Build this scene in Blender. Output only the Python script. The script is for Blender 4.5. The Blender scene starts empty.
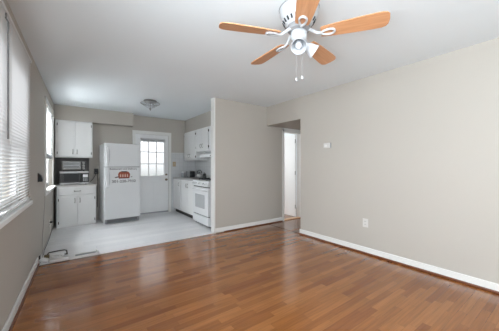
import bpy, bmesh, math, random
from mathutils import Vector, Matrix
random.seed(7)
PI = math.pi
SC = bpy.context.scene
COL = SC.collection

# ------------------------------------------------------------------ camera, sky, light, exposure
cam_d = bpy.data.cameras.new('camera'); cam = bpy.data.objects.new('camera', cam_d); COL.objects.link(cam)
cam.location = (0, 0, 1.22); cam.rotation_euler = (PI/2, 0, -math.radians(36.0))
cam_d.sensor_width = 36.0; cam_d.lens = 244.0/499.0*36.0; cam_d.clip_start = 0.02
SC.camera = cam

world = bpy.data.worlds.new('sky'); SC.world = world; world.use_nodes = True
bg = world.node_tree.nodes['Background']
_tc = world.node_tree.nodes.new('ShaderNodeTexCoord'); _sp = world.node_tree.nodes.new('ShaderNodeSeparateXYZ'); _rp = world.node_tree.nodes.new('ShaderNodeValToRGB')
_rp.color_ramp.elements[0].position = 0.47; _rp.color_ramp.elements[0].color = (0.30, 0.32, 0.31, 1)
_rp.color_ramp.elements[1].position = 0.53; _rp.color_ramp.elements[1].color = (0.93, 0.96, 1.0, 1)
_mr = world.node_tree.nodes.new('ShaderNodeMapRange'); _mr.inputs['From Min'].default_value = -1
world.node_tree.links.new(_tc.outputs['Generated'], _sp.inputs[0]); world.node_tree.links.new(_sp.outputs['Z'], _mr.inputs['Value'])
world.node_tree.links.new(_mr.outputs['Result'], _rp.inputs[0]); world.node_tree.links.new(_rp.outputs[0], bg.inputs['Color'])
bg.inputs['Strength'].default_value = 1.75

def area(name, loc, target, sx, sy, power, col=(1, 1, 1)):
    d = bpy.data.lights.new(name, 'AREA'); d.shape = 'RECTANGLE'; d.size = sx; d.size_y = sy
    d.energy = power; d.color = col
    o = bpy.data.objects.new(name, d); COL.objects.link(o); o.location = loc
    o.rotation_euler = (Vector(target) - Vector(loc)).to_track_quat('-Z', 'Y').to_euler()
    return o
# fill from added windows behind the camera (rear and left); daylight at the kitchen window; the sky lights the rest
area('fill_rear_window', (1.4, -1.95, 1.55), (1.4, 3.0, 2.2), 2.6, 1.5, 48, (0.85, 0.94, 1.0))  # fill lamp outside the added rear window
area('fill_near_left_window', (-0.85, -0.45, 1.45), (3.0, 0.3, 3.2), 2.0, 1.4, 285, (0.85, 0.94, 1.0))  # main room light, lamp outside the added left window
area('daylight_left_window', (-1.15, 2.5, 3.0), (-0.3, 2.5, 1.5), 1.7, 0.9, 75, (0.93, 0.97, 1.0))
area('daylight_kitchen_window', (-0.85, 6.05, 1.70), (2.0, 4.7, 0.7), 1.0, 1.3, 235, (0.90, 0.96, 1.0))
area('fill_far_room', (3.5, 6.2, 1.5), (4.3, 4.2, 1.0), 1.0, 1.2, 52, (0.92, 0.97, 1.0))  # lamp added inside the far room to brighten the open door, no window there

vs = SC.view_settings
vs.view_transform = 'Standard'; vs.look = 'None'; vs.exposure = 0.07; vs.gamma = 1.0; vs.use_curve_mapping = False
SC.cycles.max_bounces = 12; SC.cycles.diffuse_bounces = 8; SC.cycles.transparent_max_bounces = 16

# ------------------------------------------------------------------ materials
def srgb(r, g, b):
    f = lambda c: c/12.92 if c <= 0.04045 else ((c+0.055)/1.055)**2.4
    return (f(r/255), f(g/255), f(b/255), 1)

def mat(name, col, rough=0.5, metal=0.0, var=0.04, scale=12.0, bump=0.0, coat=0.0, spec=0.5):
    m = bpy.data.materials.new(name); m.use_nodes = True
    nt = m.node_tree; p = nt.nodes['Principled BSDF']
    p.inputs['Roughness'].default_value = rough; p.inputs['Metallic'].default_value = metal
    p.inputs['Coat Weight'].default_value = coat; p.inputs['Specular IOR Level'].default_value = spec
    tc = nt.nodes.new('ShaderNodeTexCoord'); no = nt.nodes.new('ShaderNodeTexNoise')
    no.inputs['Scale'].default_value = scale; no.inputs['Detail'].default_value = 4
    nt.links.new(tc.outputs['Object'], no.inputs['Vector'])
    mx = nt.nodes.new('ShaderNodeMix'); mx.data_type = 'RGBA'
    mx.inputs[6].default_value = tuple(c*(1-var) for c in col[:3]) + (1,)
    mx.inputs[7].default_value = tuple(min(1, c*(1+var)) for c in col[:3]) + (1,)
    nt.links.new(no.outputs['Fac'], mx.inputs[0]); nt.links.new(mx.outputs[2], p.inputs['Base Color'])
    if bump:
        b = nt.nodes.new('ShaderNodeBump'); b.inputs['Strength'].default_value = bump; b.inputs['Distance'].default_value = 0.002
        n2 = nt.nodes.new('ShaderNodeTexNoise'); n2.inputs['Scale'].default_value = 180
        nt.links.new(tc.outputs['Object'], n2.inputs['Vector'])
        nt.links.new(n2.outputs['Fac'], b.inputs['Height']); nt.links.new(b.outputs['Normal'], p.inputs['Normal'])
    return m

def glass_mat(name, tint=(1, 1, 1, 1), gloss=0.06, rough=0.02):
    m = bpy.data.materials.new(name); m.use_nodes = True; nt = m.node_tree
    for n in list(nt.nodes): nt.nodes.remove(n)
    out = nt.nodes.new('ShaderNodeOutputMaterial'); mx = nt.nodes.new('ShaderNodeMixShader')
    t = nt.nodes.new('ShaderNodeBsdfTransparent'); g = nt.nodes.new('ShaderNodeBsdfGlossy')
    t.inputs['Color'].default_value = tint; g.inputs['Roughness'].default_value = rough
    mx.inputs[0].default_value = gloss
    nt.links.new(t.outputs[0], mx.inputs[1]); nt.links.new(g.outputs[0], mx.inputs[2]); nt.links.new(mx.outputs[0], out.inputs[0])
    return m

def slat_mat(name, col, trans=0.45):
    m = bpy.data.materials.new(name); m.use_nodes = True; nt = m.node_tree
    for n in list(nt.nodes): nt.nodes.remove(n)
    out = nt.nodes.new('ShaderNodeOutputMaterial'); mx = nt.nodes.new('ShaderNodeMixShader')
    t = nt.nodes.new('ShaderNodeBsdfTranslucent'); d = nt.nodes.new('ShaderNodeBsdfDiffuse')
    t.inputs['Color'].default_value = col; d.inputs['Color'].default_value = col
    mx.inputs[0].default_value = trans
    nt.links.new(d.outputs[0], mx.inputs[1]); nt.links.new(t.outputs[0], mx.inputs[2]); nt.links.new(mx.outputs[0], out.inputs[0])
    return m

def plank_mat(name, cols, width, length, rough, gap, gapcol, grain=0.35, rough_var=0.06, streak=70.0, coat=0.0):
    """boards running along X: random board tone, stretched grain, dark joints"""
    m = bpy.data.materials.new(name); m.use_nodes = True; nt = m.node_tree; p = nt.nodes['Principled BSDF']
    N = nt.nodes.new; L = nt.links.new
    def math_(op, a, b=None):
        n = N('ShaderNodeMath'); n.operation = op
        for i, v in enumerate((a, b)):
            if v is None: continue
            if isinstance(v, (int, float)): n.inputs[i].default_value = v
            else: L(v, n.inputs[i])
        return n.outputs[0]
    tc = N('ShaderNodeTexCoord'); sep = N('ShaderNodeSeparateXYZ'); L(tc.outputs['Object'], sep.inputs[0])
    yr = math_('DIVIDE', sep.outputs['Y'], width); row = math_('FLOOR', yr); fy = math_('FRACT', yr)
    wn = N('ShaderNodeTexWhiteNoise'); wn.noise_dimensions = '1D'; L(row, wn.inputs['W'])
    xr = math_('ADD', math_('DIVIDE', sep.outputs['X'], length), math_('MULTIPLY', wn.outputs['Value'], 9.0))
    colm = math_('FLOOR', xr); fx = math_('FRACT', xr)
    cv = N('ShaderNodeCombineXYZ'); L(row, cv.inputs[0]); L(colm, cv.inputs[1])
    w2 = N('ShaderNodeTexWhiteNoise'); w2.noise_dimensions = '2D'; L(cv.outputs[0], w2.inputs['Vector'])
    ramp = N('ShaderNodeValToRGB'); el = ramp.color_ramp.elements
    el[0].position = 0; el[0].color = cols[0]; el[1].position = 1; el[1].color = cols[-1]
    for i, c in enumerate(cols[1:-1]):
        e = el.new((i+1)/(len(cols)-1)); e.color = c
    L(w2.outputs['Value'], ramp.inputs[0])
    mp = N('ShaderNodeMapping'); mp.inputs['Scale'].default_value = (3.0, streak, 1)
    ad = N('ShaderNodeVectorMath'); ad.operation = 'ADD'; L(tc.outputs['Object'], ad.inputs[0])
    mu = N('ShaderNodeVectorMath'); mu.operation = 'SCALE'; L(cv.outputs[0], mu.inputs[0]); mu.inputs['Scale'].default_value = 3.7
    L(mu.outputs[0], ad.inputs[1]); L(ad.outputs[0], mp.inputs['Vector'])
    gn = N('ShaderNodeTexNoise'); gn.inputs['Scale'].default_value = 1.0; gn.inputs['Detail'].default_value = 5; L(mp.outputs[0], gn.inputs['Vector'])
    big = N('ShaderNodeTexNoise'); big.inputs['Scale'].default_value = 1.3; L(tc.outputs['Object'], big.inputs['Vector'])
    g1 = math_('ADD', math_('MULTIPLY', gn.outputs['Fac'], grain*2), 1-grain)
    g2 = math_('ADD', math_('MULTIPLY', big.outputs['Fac'], 0.3), 0.85)
    gg = math_('MULTIPLY', g1, g2)
    vm = N('ShaderNodeVectorMath'); vm.operation = 'SCALE'; L(ramp.outputs[0], vm.inputs[0]); L(gg, vm.inputs['Scale'])
    e1 = math_('LESS_THAN', fy, gap/width); e2 = math_('LESS_THAN', fx, gap/length)
    mx = N('ShaderNodeMix'); mx.data_type = 'RGBA'; mx.inputs[7].default_value = gapcol
    L(math_('MULTIPLY', math_('MAXIMUM', e1, e2), 0.75), mx.inputs[0]); L(vm.outputs[0], mx.inputs[6])
    L(mx.outputs[2], p.inputs['Base Color'])
    L(math_('ADD', math_('MULTIPLY', gn.outputs['Fac'], rough_var), rough), p.inputs['Roughness'])
    p.inputs['Coat Weight'].default_value = coat; p.inputs['Coat Roughness'].default_value = 0.14
    return m

def wood_mat(name, c1, c2, rough=0.45):
    m = bpy.data.materials.new(name); m.use_nodes = True; nt = m.node_tree; p = nt.nodes['Principled BSDF']
    tc = nt.nodes.new('ShaderNodeTexCoord'); mp = nt.nodes.new('ShaderNodeMapping'); mp.inputs['Scale'].default_value = (4, 60, 60)
    no = nt.nodes.new('ShaderNodeTexNoise'); no.inputs['Scale'].default_value = 1; no.inputs['Detail'].default_value = 4
    r = nt.nodes.new('ShaderNodeValToRGB'); r.color_ramp.elements[0].color = c1; r.color_ramp.elements[1].color = c2
    r.color_ramp.elements[0].position = 0.3; r.color_ramp.elements[1].position = 0.7
    nt.links.new(tc.outputs['Object'], mp.inputs['Vector']); nt.links.new(mp.outputs[0], no.inputs['Vector'])
    nt.links.new(no.outputs['Fac'], r.inputs[0]); nt.links.new(r.outputs[0], p.inputs['Base Color'])
    p.inputs['Roughness'].default_value = rough
    return m

def tile_mat(name, col, grout, size=0.108):
    m = bpy.data.materials.new(name); m.use_nodes = True; nt = m.node_tree; p = nt.nodes['Principled BSDF']
    tc = nt.nodes.new('ShaderNodeTexCoord'); sep = nt.nodes.new('ShaderNodeSeparateXYZ'); nt.links.new(tc.outputs['Object'], sep.inputs[0])
    add = nt.nodes.new('ShaderNodeMath'); nt.links.new(sep.outputs['X'], add.inputs[0]); nt.links.new(sep.outputs['Y'], add.inputs[1])
    cb = nt.nodes.new('ShaderNodeCombineXYZ'); nt.links.new(add.outputs[0], cb.inputs[0]); nt.links.new(sep.outputs['Z'], cb.inputs[1])
    b = nt.nodes.new('ShaderNodeTexBrick'); b.offset = 0; b.inputs['Scale'].default_value = 1
    b.inputs['Brick Width'].default_value = size; b.inputs['Row Height'].default_value = size; b.inputs['Mortar Size'].default_value = 0.0025
    b.inputs['Color1'].default_value = col; b.inputs['Color2'].default_value = tuple(c*0.97 for c in col[:3]) + (1,); b.inputs['Mortar'].default_value = grout
    nt.links.new(cb.outputs[0], b.inputs['Vector']); nt.links.new(b.outputs['Color'], p.inputs['Base Color'])
    p.inputs['Roughness'].default_value = 0.2
    return m

M = {}
M['wall'] = mat('greige_paint', srgb(179, 173, 165), 0.75, var=0.02, scale=2.0, bump=0.08)
M['ceiling'] = mat('ceiling_paint', srgb(229, 236, 240), 0.85, var=0.012, scale=1.5, bump=0.06)
M['trim'] = mat('white_trim_paint', srgb(222, 221, 218), 0.35, var=0.02)
M['door'] = mat('white_door_paint', srgb(230, 230, 230), 0.4, var=0.02, scale=3)
M['floor'] = plank_mat('oak_strip_floor', [srgb(122, 70, 33), srgb(135, 82, 40), srgb(144, 91, 46), srgb(152, 98, 52), srgb(128, 76, 36)],
                       0.057, 0.55, 0.15, 0.0012, srgb(80, 46, 24), grain=0.42, coat=0.3)
M['vinyl'] = plank_mat('grey_vinyl_plank', [srgb(206, 206, 208), srgb(219, 218, 219), srgb(213, 213, 215), srgb(224, 223, 224)],
                       0.15, 1.2, 0.32, 0.002, srgb(150, 150, 152), grain=0.14, streak=40)
M['shoe'] = wood_mat('stained_shoe_wood', srgb(92, 50, 30), srgb(120, 70, 42), 0.4)
M['threshold'] = wood_mat('pale_threshold_wood', srgb(190, 150, 112), srgb(208, 172, 134), 0.4)
M['cab'] = mat('white_cabinet_paint', srgb(224, 224, 223), 0.4, var=0.02, scale=4)
M['cabinside'] = mat('cabinet_kick_dark', srgb(60, 58, 56), 0.8)
M['counter_white'] = mat('pale_laminate', srgb(202, 200, 197), 0.35, var=0.06, scale=60)
M['counter_grey'] = mat('grey_edge_laminate', srgb(168, 167, 166), 0.35, var=0.12, scale=90)
M['appl'] = mat('white_enamel', srgb(219, 220, 221), 0.28, var=0.015, scale=5)
M['handleshade'] = mat('handle_shade_grey', srgb(186, 188, 190), 0.4)  # shade tone painted beside the fridge handles
M['appl2'] = mat('grey_plastic', srgb(150, 151, 153), 0.45)
M['chrome'] = mat('brushed_nickel', srgb(150, 148, 145), 0.28, metal=0.9, var=0.05)
M['steel'] = mat('stainless_steel', srgb(190, 190, 190), 0.3, metal=0.9, var=0.05, scale=30)
M['silver'] = mat('silver_plastic', srgb(176, 176, 177), 0.35, var=0.03)
M['darksteel'] = mat('dull_steel', srgb(128, 126, 123), 0.4, metal=0.4, var=0.05)
M['black'] = mat('black_plastic', srgb(24, 24, 25), 0.35, var=0.1)
M['blackglass'] = mat('black_glass', srgb(28, 29, 31), 0.3, var=0.05, spec=0.25)
M['iron'] = mat('cast_iron', srgb(40, 40, 41), 0.7, var=0.15)
M['ovenglass'] = mat('oven_window', srgb(178, 180, 182), 0.2, var=0.03)
M['greyoven'] = mat('toaster_oven_glass', srgb(78, 77, 75), 0.12, var=0.15, scale=25)
M['hinge'] = mat('hinge_metal', srgb(70, 66, 62), 0.4, metal=0.7)
M['slats'] = slat_mat('blind_slats', srgb(226, 227, 228), 0.42)
M['rail'] = mat('blind_rail', srgb(205, 204, 204), 0.4, var=0.02)
M['wand'] = mat('grey_wand', srgb(120, 120, 121), 0.3, var=0.05)
M['glass'] = glass_mat('window_glass')
M['lampglass'] = glass_mat('cut_glass', (0.93, 0.94, 0.95, 1), 0.28, 0.2)
M['frost'] = mat('frosted_glass', srgb(192, 195, 199), 0.25, var=0.02)
M['fanwhite'] = mat('fan_white', srgb(188, 190, 193), 0.3, var=0.02)
M['blade'] = wood_mat('oak_blade', srgb(190, 134, 92), srgb(208, 154, 112), 0.4)
M['slot'] = mat('dark_slot', srgb(46, 48, 50), 0.6)
M['tile'] = tile_mat('white_wall_tile', srgb(206, 207, 208), srgb(186, 186, 186))
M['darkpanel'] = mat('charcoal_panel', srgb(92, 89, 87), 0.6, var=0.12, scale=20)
M['plate'] = mat('white_plate_plastic', srgb(206, 203, 199), 0.35, var=0.02)
M['tanplate'] = mat('tan_plate', srgb(176, 156, 128), 0.4)
M['brass'] = mat('aged_brass', srgb(120, 104, 84), 0.35, metal=0.8)
M['text'] = mat('decal_grey_ink', srgb(84, 76, 80), 0.6)
M['decalred'] = mat('decal_rust_red', srgb(150, 74, 50), 0.6, var=0.2, scale=60)
M['decaldark'] = mat('decal_dark_brown', srgb(76, 48, 42), 0.6)
M['decalpale'] = mat('decal_cream', srgb(214, 186, 172), 0.6)
M['greycable'] = mat('grey_cable', srgb(150, 145, 138), 0.5)
M['whitecable'] = mat('white_cable', srgb(206, 204, 203), 0.45)
M['blackcable'] = mat('black_cable', srgb(52, 46, 42), 0.5)
M['olive'] = mat('olive_brown_plastic', srgb(96, 80, 50), 0.5, var=0.2, scale=60)
M['greymetal'] = mat('grey_vent_metal', srgb(126, 126, 130), 0.4, metal=0.3)
M['outside'] = mat('pale_siding', srgb(210, 210, 208), 0.8)

# ------------------------------------------------------------------ mesh builder
class MB:
    def __init__(s): s.bm = bmesh.new()
    def box(s, x0, x1, y0, y1, z0, z1, bev=0.0, seg=2, rot=None):
        r = bmesh.ops.create_cube(s.bm, size=1.0)['verts']
        sx, sy, sz = abs(x1-x0), abs(y1-y0), abs(z1-z0)
        c = Vector(((x0+x1)/2, (y0+y1)/2, (z0+z1)/2))
        for v in r: v.co = Vector((v.co.x*sx, v.co.y*sy, v.co.z*sz))
        if bev:
            es = list({e for v in r for e in v.link_edges})
            g = bmesh.ops.bevel(s.bm, geom=es, offset=min(bev, 0.45*min(sx, sy, sz)), segments=seg, affect='EDGES', profile=0.5)
            r = list({v for f in g['faces'] for v in f.verts} | {v for v in r if v.is_valid})
        for v in r:
            co = v.co
            if rot is not None: co = rot @ co
            v.co = co + c
        return s
    def tube(s, pts, r, n=8, cap=True):
        pts = [Vector(p) for p in pts]
        rs = r if isinstance(r, (list, tuple)) else [r]*len(pts)
        rings = []; prev = None
        for i, p in enumerate(pts):
            d = (pts[min(i+1, len(pts)-1)] - pts[max(i-1, 0)]).normalized()
            if prev is None:
                a = Vector((0, 0, 1)) if abs(d.z) < 0.9 else Vector((1, 0, 0))
                u = d.cross(a).normalized()
            else:
                u = (prev - d*prev.dot(d)).normalized()
            prev = u; w = d.cross(u)
            rings.append([s.bm.verts.new(p + (u*math.cos(2*PI*k/n) + w*math.sin(2*PI*k/n))*rs[i]) for k in range(n)])
        for a, b in zip(rings, rings[1:]):
            for k in range(n):
                f = s.bm.faces.new((a[k], a[(k+1) % n], b[(k+1) % n], b[k])); f.smooth = True
        if cap:
            s.bm.faces.new(rings[0][::-1]); s.bm.faces.new(rings[-1])
        return s
    def lathe(s, prof, n=32, mtx=None, cap=True):
        """profile of (radius, z) turned about z, then moved by mtx"""
        mtx = mtx or Matrix.Identity(4); rings = []
        for r, z in prof:
            if r < 1e-6: rings.append([s.bm.verts.new(mtx @ Vector((0, 0, z)))])
            else: rings.append([s.bm.verts.new(mtx @ Vector((r*math.cos(2*PI*k/n), r*math.sin(2*PI*k/n), z))) for k in range(n)])
        for a, b in zip(rings, rings[1:]):
            for k in range(n):
                k2 = (k+1) % n
                if len(a) == 1 and len(b) == 1: continue
                if len(a) == 1: f = s.bm.faces.new((a[0], b[k], b[k2]))
                elif len(b) == 1: f = s.bm.faces.new((a[k], a[k2], b[0]))
                else: f = s.bm.faces.new((a[k], a[k2], b[k2], b[k]))
                f.smooth = True
        if cap:
            for rg in (rings[0], rings[-1]):
                if len(rg) > 2: s.bm.faces.new(rg)
        return s
    def prism(s, poly, z0, z1, mtx=None):
        mtx = mtx or Matrix.Identity(4)
        a = [s.bm.verts.new(mtx @ Vector((x, y, z0))) for x, y in poly]
        b = [s.bm.verts.new(mtx @ Vector((x, y, z1))) for x, y in poly]
        n = len(poly)
        s.bm.faces.new(a[::-1]); s.bm.faces.new(b)
        for k in range(n): s.bm.faces.new((a[k], a[(k+1) % n], b[(k+1) % n], b[k]))
        return s
    def build(s, name, m, parent=None, loc=(0, 0, 0), rz=0.0):
        bmesh.ops.recalc_face_normals(s.bm, faces=s.bm.faces)
        for e in s.bm.edges:
            if len(e.link_faces) == 2 and e.calc_face_angle(0) > 0.75: e.smooth = False
        me = bpy.data.meshes.new(name); s.bm.to_mesh(me); s.bm.free()
        me.materials.append(m)
        o = bpy.data.objects.new(name, me); COL.objects.link(o)
        o.location = loc; o.rotation_euler = (0, 0, rz)
        if parent: o.parent = parent
        return o

def tag(o, label=None, cat=None, group=None, kind=None):
    if label: o['label'] = label
    if cat: o['category'] = cat
    if group: o['group'] = group
    if kind: o['kind'] = kind
    return o

def empty(name, loc, rz=0.0, label=None, cat=None, group=None, kind=None):
    o = bpy.data.objects.new(name, None); COL.objects.link(o); o.empty_display_size = 0.1
    o.location = loc; o.rotation_euler = (0, 0, rz)
    return tag(o, label, cat, group, kind)

def bx(name, m, parent, *a, bev=0.0, **k): return MB().box(*a, bev=bev).build(name, m, parent, **k)

def holed(mb, axis, a0, a1, z0, z1, t0, t1, holes):
    """wall slab along 'x' or 'y' with rectangular holes (a0,a1,z0,z1)"""
    As = sorted({a0, a1} | {h[0] for h in holes} | {h[1] for h in holes})
    for p, q in zip(As, As[1:]):
        zs = [(z0, z1)]
        for h in holes:
            if h[0] <= p + 1e-6 and h[1] >= q - 1e-6:
                nz = []
                for l, u in zs:
                    if h[2] > l + 1e-6: nz.append((l, min(u, h[2])))
                    if h[3] < u - 1e-6: nz.append((max(l, h[3]), u))
                zs = nz
        for l, u in zs:
            if axis == 'x': mb.box(p, q, t0, t1, l, u)
            else: mb.box(t0, t1, p, q, l, u)
    return mb

# ------------------------------------------------------------------ the setting
H = 2.44
YP = 3.908          # partition plane
YR = 6.42           # rear kitchen wall
XR = 3.288          # right wall
YB = -1.6           # wall behind the camera
LW_ANG = -math.atan(0.0259)
LW0 = (-0.455, 0, 0)    # left wall frame: x into the room, y along the wall
def LW(s, x=0.0, z=0.0):
    a = LW_ANG
    return (LW0[0] + x*math.cos(a) - s*math.sin(a), x*math.sin(a) + s*math.cos(a), z)
ST = 'structure'

o = MB().box(-0.62, XR+0.02, YB-0.1, YP+0.01, -0.06, 0); o.box(XR, 4.75, 2.9, YP+0.08, -0.06, 0); o.box(2.9, 5.4, YP+0.08, 6.5, -0.06, -0.001)
tag(o.build('floor', M['floor']), 'glossy brown oak strip floor of the living room', 'floor', kind=ST)
tag(MB().box(-0.5, 2.9, YP+0.012, YR+0.1, -0.06, 0.004).build('floor_kitchen', M['vinyl']), 'pale grey wood look vinyl plank kitchen floor', 'floor', kind=ST)
tag(MB().box(-0.7, 5.4, YB-0.15, YR+0.2, H, H+0.08).build('ceiling', M['ceiling']), 'flat white ceiling over living room and kitchen', 'ceiling', kind=ST)

W1 = (1.62, 3.22, 0.875, 2.21)     # left living room window hole (s0,s1,z0,z1)
W0 = (-1.15, 0.85, 0.85, 2.26)     # unseen window added beside and behind the viewer to let in light
W2 = (4.80, 5.85, 0.85, 2.17)     # kitchen window hole
tag(holed(MB(), 'y', YB-0.1, YR+0.1, 0, H, -0.16, 0, [W0, W1, W2]).build('wall_left', M['wall'], loc=LW0, rz=LW_ANG),
    'long greige wall on the left holding both windows', 'wall', kind=ST)
tag(MB().box(XR, XR+0.12, YB, 2.98, 0, H).build('wall_right', M['wall']), 'large blank greige wall on the right', 'wall', kind=ST)
tag(MB().box(XR, 4.62, 2.98, YP, 2.05, H).build('wall_hall_header', M['wall']), 'greige header dropped over the small hall opening', 'wall', kind=ST)
tag(MB().box(XR+0.12, 4.62, 2.86, 2.98, 0, H).build('wall_hall_near', M['wall']), 'greige near wall of the small hall', 'wall', kind=ST)
tag(MB().box(4.62, 4.74, 2.86, YP, 0, H).build('wall_hall_end', M['wall']), 'greige end wall of the small hall', 'wall', kind=ST)
tag(holed(MB(), 'x', 2.07, 5.3, 0, H, YP, YP+0.122, [(3.78, 4.33, 0, 1.97)]).build('wall_partition', M['wall']),
    'greige partition wall between living room and kitchen', 'wall', kind=ST)
D1 = (1.235, 2.045, 0, 2.0)
tag(holed(MB(), 'x', -0.45, 2.9, 0, H, YR, YR+0.12, [D1]).build('wall_rear', M['wall']), 'greige rear kitchen wall holding the back door', 'wall', kind=ST)
tag(MB().box(2.80, 2.92, YP+0.122, YR, 0, H).build('wall_kitchen_right', M['wall']), 'kitchen side wall behind the stove', 'wall', kind=ST)
tag(MB().box(2.92, 5.3, YR, YR+0.12, 0, H).build('wall_far_room', M['ceiling']), 'rear wall of the room past the hall', 'wall', kind=ST)
tag(MB().box(5.3, 5.4, YP, YR+0.12, 0, H).build('wall_far_side', M['ceiling']), 'side wall of the room past the hall', 'wall', kind=ST)
W3 = (0.1, 2.7, 0.75, 2.2)  # hole of the added rear window
tag(holed(MB(), 'x', -0.62, XR+0.12, 0, H, YB-0.12, YB, [W3]).build('wall_back', M['wall']), 'greige wall behind the viewer with an added wide window', 'wall', kind=ST)
tag(MB().box(-0.296, 1.157, 6.20, YR, 2.143, H).build('wall_soffit_left', M['wall']), 'greige soffit above the left upper cabinet', 'soffit', kind=ST)
tag(MB().box(2.49, 2.80, YP+0.122, YR, 2.105, H).build('wall_soffit_right', M['wall']), 'greige soffit above the right upper cabinets', 'soffit', kind=ST)
# wall tile
t = MB().box(2.112, 2.80, YR-0.008, YR, 0.0, 1.56)
tag(t.build('wall_tile_rear', M['tile']), 'white square wall tile beside the back door', 'wall tile', kind=ST)
tag(MB().box(2.792, 2.80, YP+0.122, YR-0.008, 0.85, 1.70).build('wall_tile_side', M['tile']), 'white square wall tile behind the stove and counter', 'wall tile', kind=ST)

def base(name, m, label, mb, shoe=None):
    r = tag(mb.build(name, m), label, 'baseboard', kind=ST)
    if shoe: shoe.build('shoe_molding', M['shoe'], r)
    return r
bb = MB().box(XR-0.014, XR, YB, 2.98, 0.02, 0.092, bev=0.004).box(XR-0.014, XR+0.10, 2.98, 2.994, 0.02, 0.092, bev=0.004)
base('baseboard_right', M['trim'], 'white baseboard along the large right wall', bb,
     MB().box(XR-0.03, XR, YB, 2.99, 0, 0.024, bev=0.008))
bb = MB().box(2.085, 3.72, YP-0.014, YP, 0.016, 0.09, bev=0.004).box(2.056, 2.07, YP-0.014, YP+0.122, 0.0, 0.09, bev=0.004).box(2.056, 2.09, YP-0.014, YP, 0.0, 0.09, bev=0.004)
base('baseboard_partition', M['trim'], 'white baseboard along the partition wall', bb, MB().box(2.26, 3.72, YP-0.028, YP-0.002, 0, 0.02, bev=0.008))
lb = tag(MB().box(0, 0.016, YB, 3.97, 0.0, 0.088, bev=0.005).build('baseboard_left', M['trim'], loc=LW0, rz=LW_ANG), 'white baseboard under the left living room window', 'baseboard', kind=ST)
MB().box(0.01, 0.030, YB, 3.95, 0, 0.02, bev=0.008).build('shoe_molding', M['shoe'], lb)
tag(MB().box(2.056, 2.0705, YP-0.003, YP+0.126, 0.09, H).box(2.056, 2.078, YP-0.006, YP, 0.09, H).build('trim_1', M['trim']), 'pale corner trim on the free end of the partition wall', 'trim', kind=ST)
# hall door casing, jamb, threshold and the open door
c = MB().box(3.722, 3.78, YP-0.018, YP, 0, 2.03, bev=0.004).box(3.722, 4.40, YP-0.018, YP, 1.97, 2.045, bev=0.004).box(4.33, 4.40, YP-0.018, YP, 0, 2.03, bev=0.004)
c.box(3.78, 3.795, YP, YP+0.122, 0, 1.97).box(4.315, 4.33, YP, YP+0.122, 0, 1.97).box(3.78, 4.33, YP, YP+0.122, 1.955, 1.97)
tag(c.build('trim_2', M['trim']), 'white casing around the hall doorway', 'door casing', kind=ST)
tag(MB().box(3.78, 4.33, YP-0.012, YP+0.10, 0, 0.014, bev=0.005).build('trim_3', M['threshold']), 'pale wood threshold of the hall doorway', 'threshold', kind=ST)
d2 = empty('door_2', (4.312, YP+0.128, 0), 0, 'white slab door standing open in the hall doorway', 'door', kind=ST)
bx('door_panel', M['door'], d2, -0.035, 0, 0.004, 0.56, 0.012, 1.95, bev=0.003)
MB().lathe([(0, 0.0), (0.024, 0.004), (0.03, 0.02), (0.024, 0.036), (0.012, 0.04), (0.012, 0.062)], 20,
           Matrix.Translation((-0.097, 0.50, 0.95)) @ Matrix.Rotation(PI/2, 4, 'Y')).build('door_knob', M['brass'], d2)
for z in (0.2, 1.0, 1.75): MB().tube([(-0.042, 0.002, z), (-0.042, 0.002, z+0.09)], 0.006).build('hinge', M['hinge'], d2)

# back door
c = MB().box(1.172, 1.242, YR-0.018, YR, 0, 2.07, bev=0.004).box(2.038, 2.108, YR-0.018, YR, 0, 2.07, bev=0.004).box(1.172, 2.108, YR-0.02, YR, 1.995, 2.075, bev=0.004)
tag(c.build('trim_4', M['trim']), 'white casing around the kitchen back door', 'door casing', kind=ST)
d1 = empty('door_1', (1.24, YR+0.02, 0.01), 0, 'white kitchen back door with nine lite window', 'door', kind=ST)
gx0, gx1, gz0, gz1 = 0.125, 0.69, 0.955, 1.845
holed(MB(), 'x', 0, 0.80, 0, 1.985, 0, 0.042, [(gx0, gx1, gz0, gz1)]).build('door_panel', M['door'], d1)
f = MB().box(gx0-0.03, gx1+0.03, -0.012, 0, gz0-0.03, gz0, bev=0.003).box(gx0-0.03, gx1+0.03, -0.012, 0, gz1, gz1+0.03, bev=0.003)
f.box(gx0-0.03, gx0, -0.012, 0, gz0, gz1, bev=0.003).box(gx1, gx1+0.03, -0.012, 0, gz0, gz1, bev=0.003)
f.build('window_frame', M['door'], d1)
g = MB()
for k in (1, 2):
    x = gx0+(gx1-gx0)*k/3; z = gz0+(gz1-gz0)*k/3
    g.box(x-0.011, x+0.011, 0.004, 0.028, gz0, gz1); g.box(gx0, gx1, 0.005, 0.027, z-0.011, z+0.011)
g.build('muntin', M['door'], d1)
bx('pane', M['glass'], d1, gx0, gx1, 0.016, 0.020, gz0, gz1)
for z, n, r in ((0.975, 'deadbolt', 0.022), (0.845, 'door_knob', 0.028)):
    MB().lathe([(0, 0.0), (r*0.8, 0.003), (r, 0.018), (r*0.8, 0.034), (r*0.4, 0.038), (r*0.4, 0.055), (r*1.05, 0.056), (r*1.05, 0.062)], 20,
               Matrix.Translation((0.745, -0.062, z)) @ Matrix.Rotation(-PI/2, 4, 'X')).build(n, M['brass'], d1)
bx('kick_strip', M['appl2'], d1, 0.0, 0.80, -0.004, 0.0, 0.0, 0.035)
# two raised panels in the lower half
for x0, x1 in ((0.11, 0.375), (0.425, 0.69)):
    p = MB().box(x0, x1, -0.006, 0, 0.18, 0.185, bev=0.002).box(x0, x1, -0.006, 0, 0.80, 0.805, bev=0.002)
    p.box(x0, x0+0.005, -0.006, 0, 0.18, 0.805, bev=0.002).box(x1-0.005, x1, -0.006, 0, 0.18, 0.805, bev=0.002)
    p.build('panel_molding', M['door'], d1)

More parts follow.
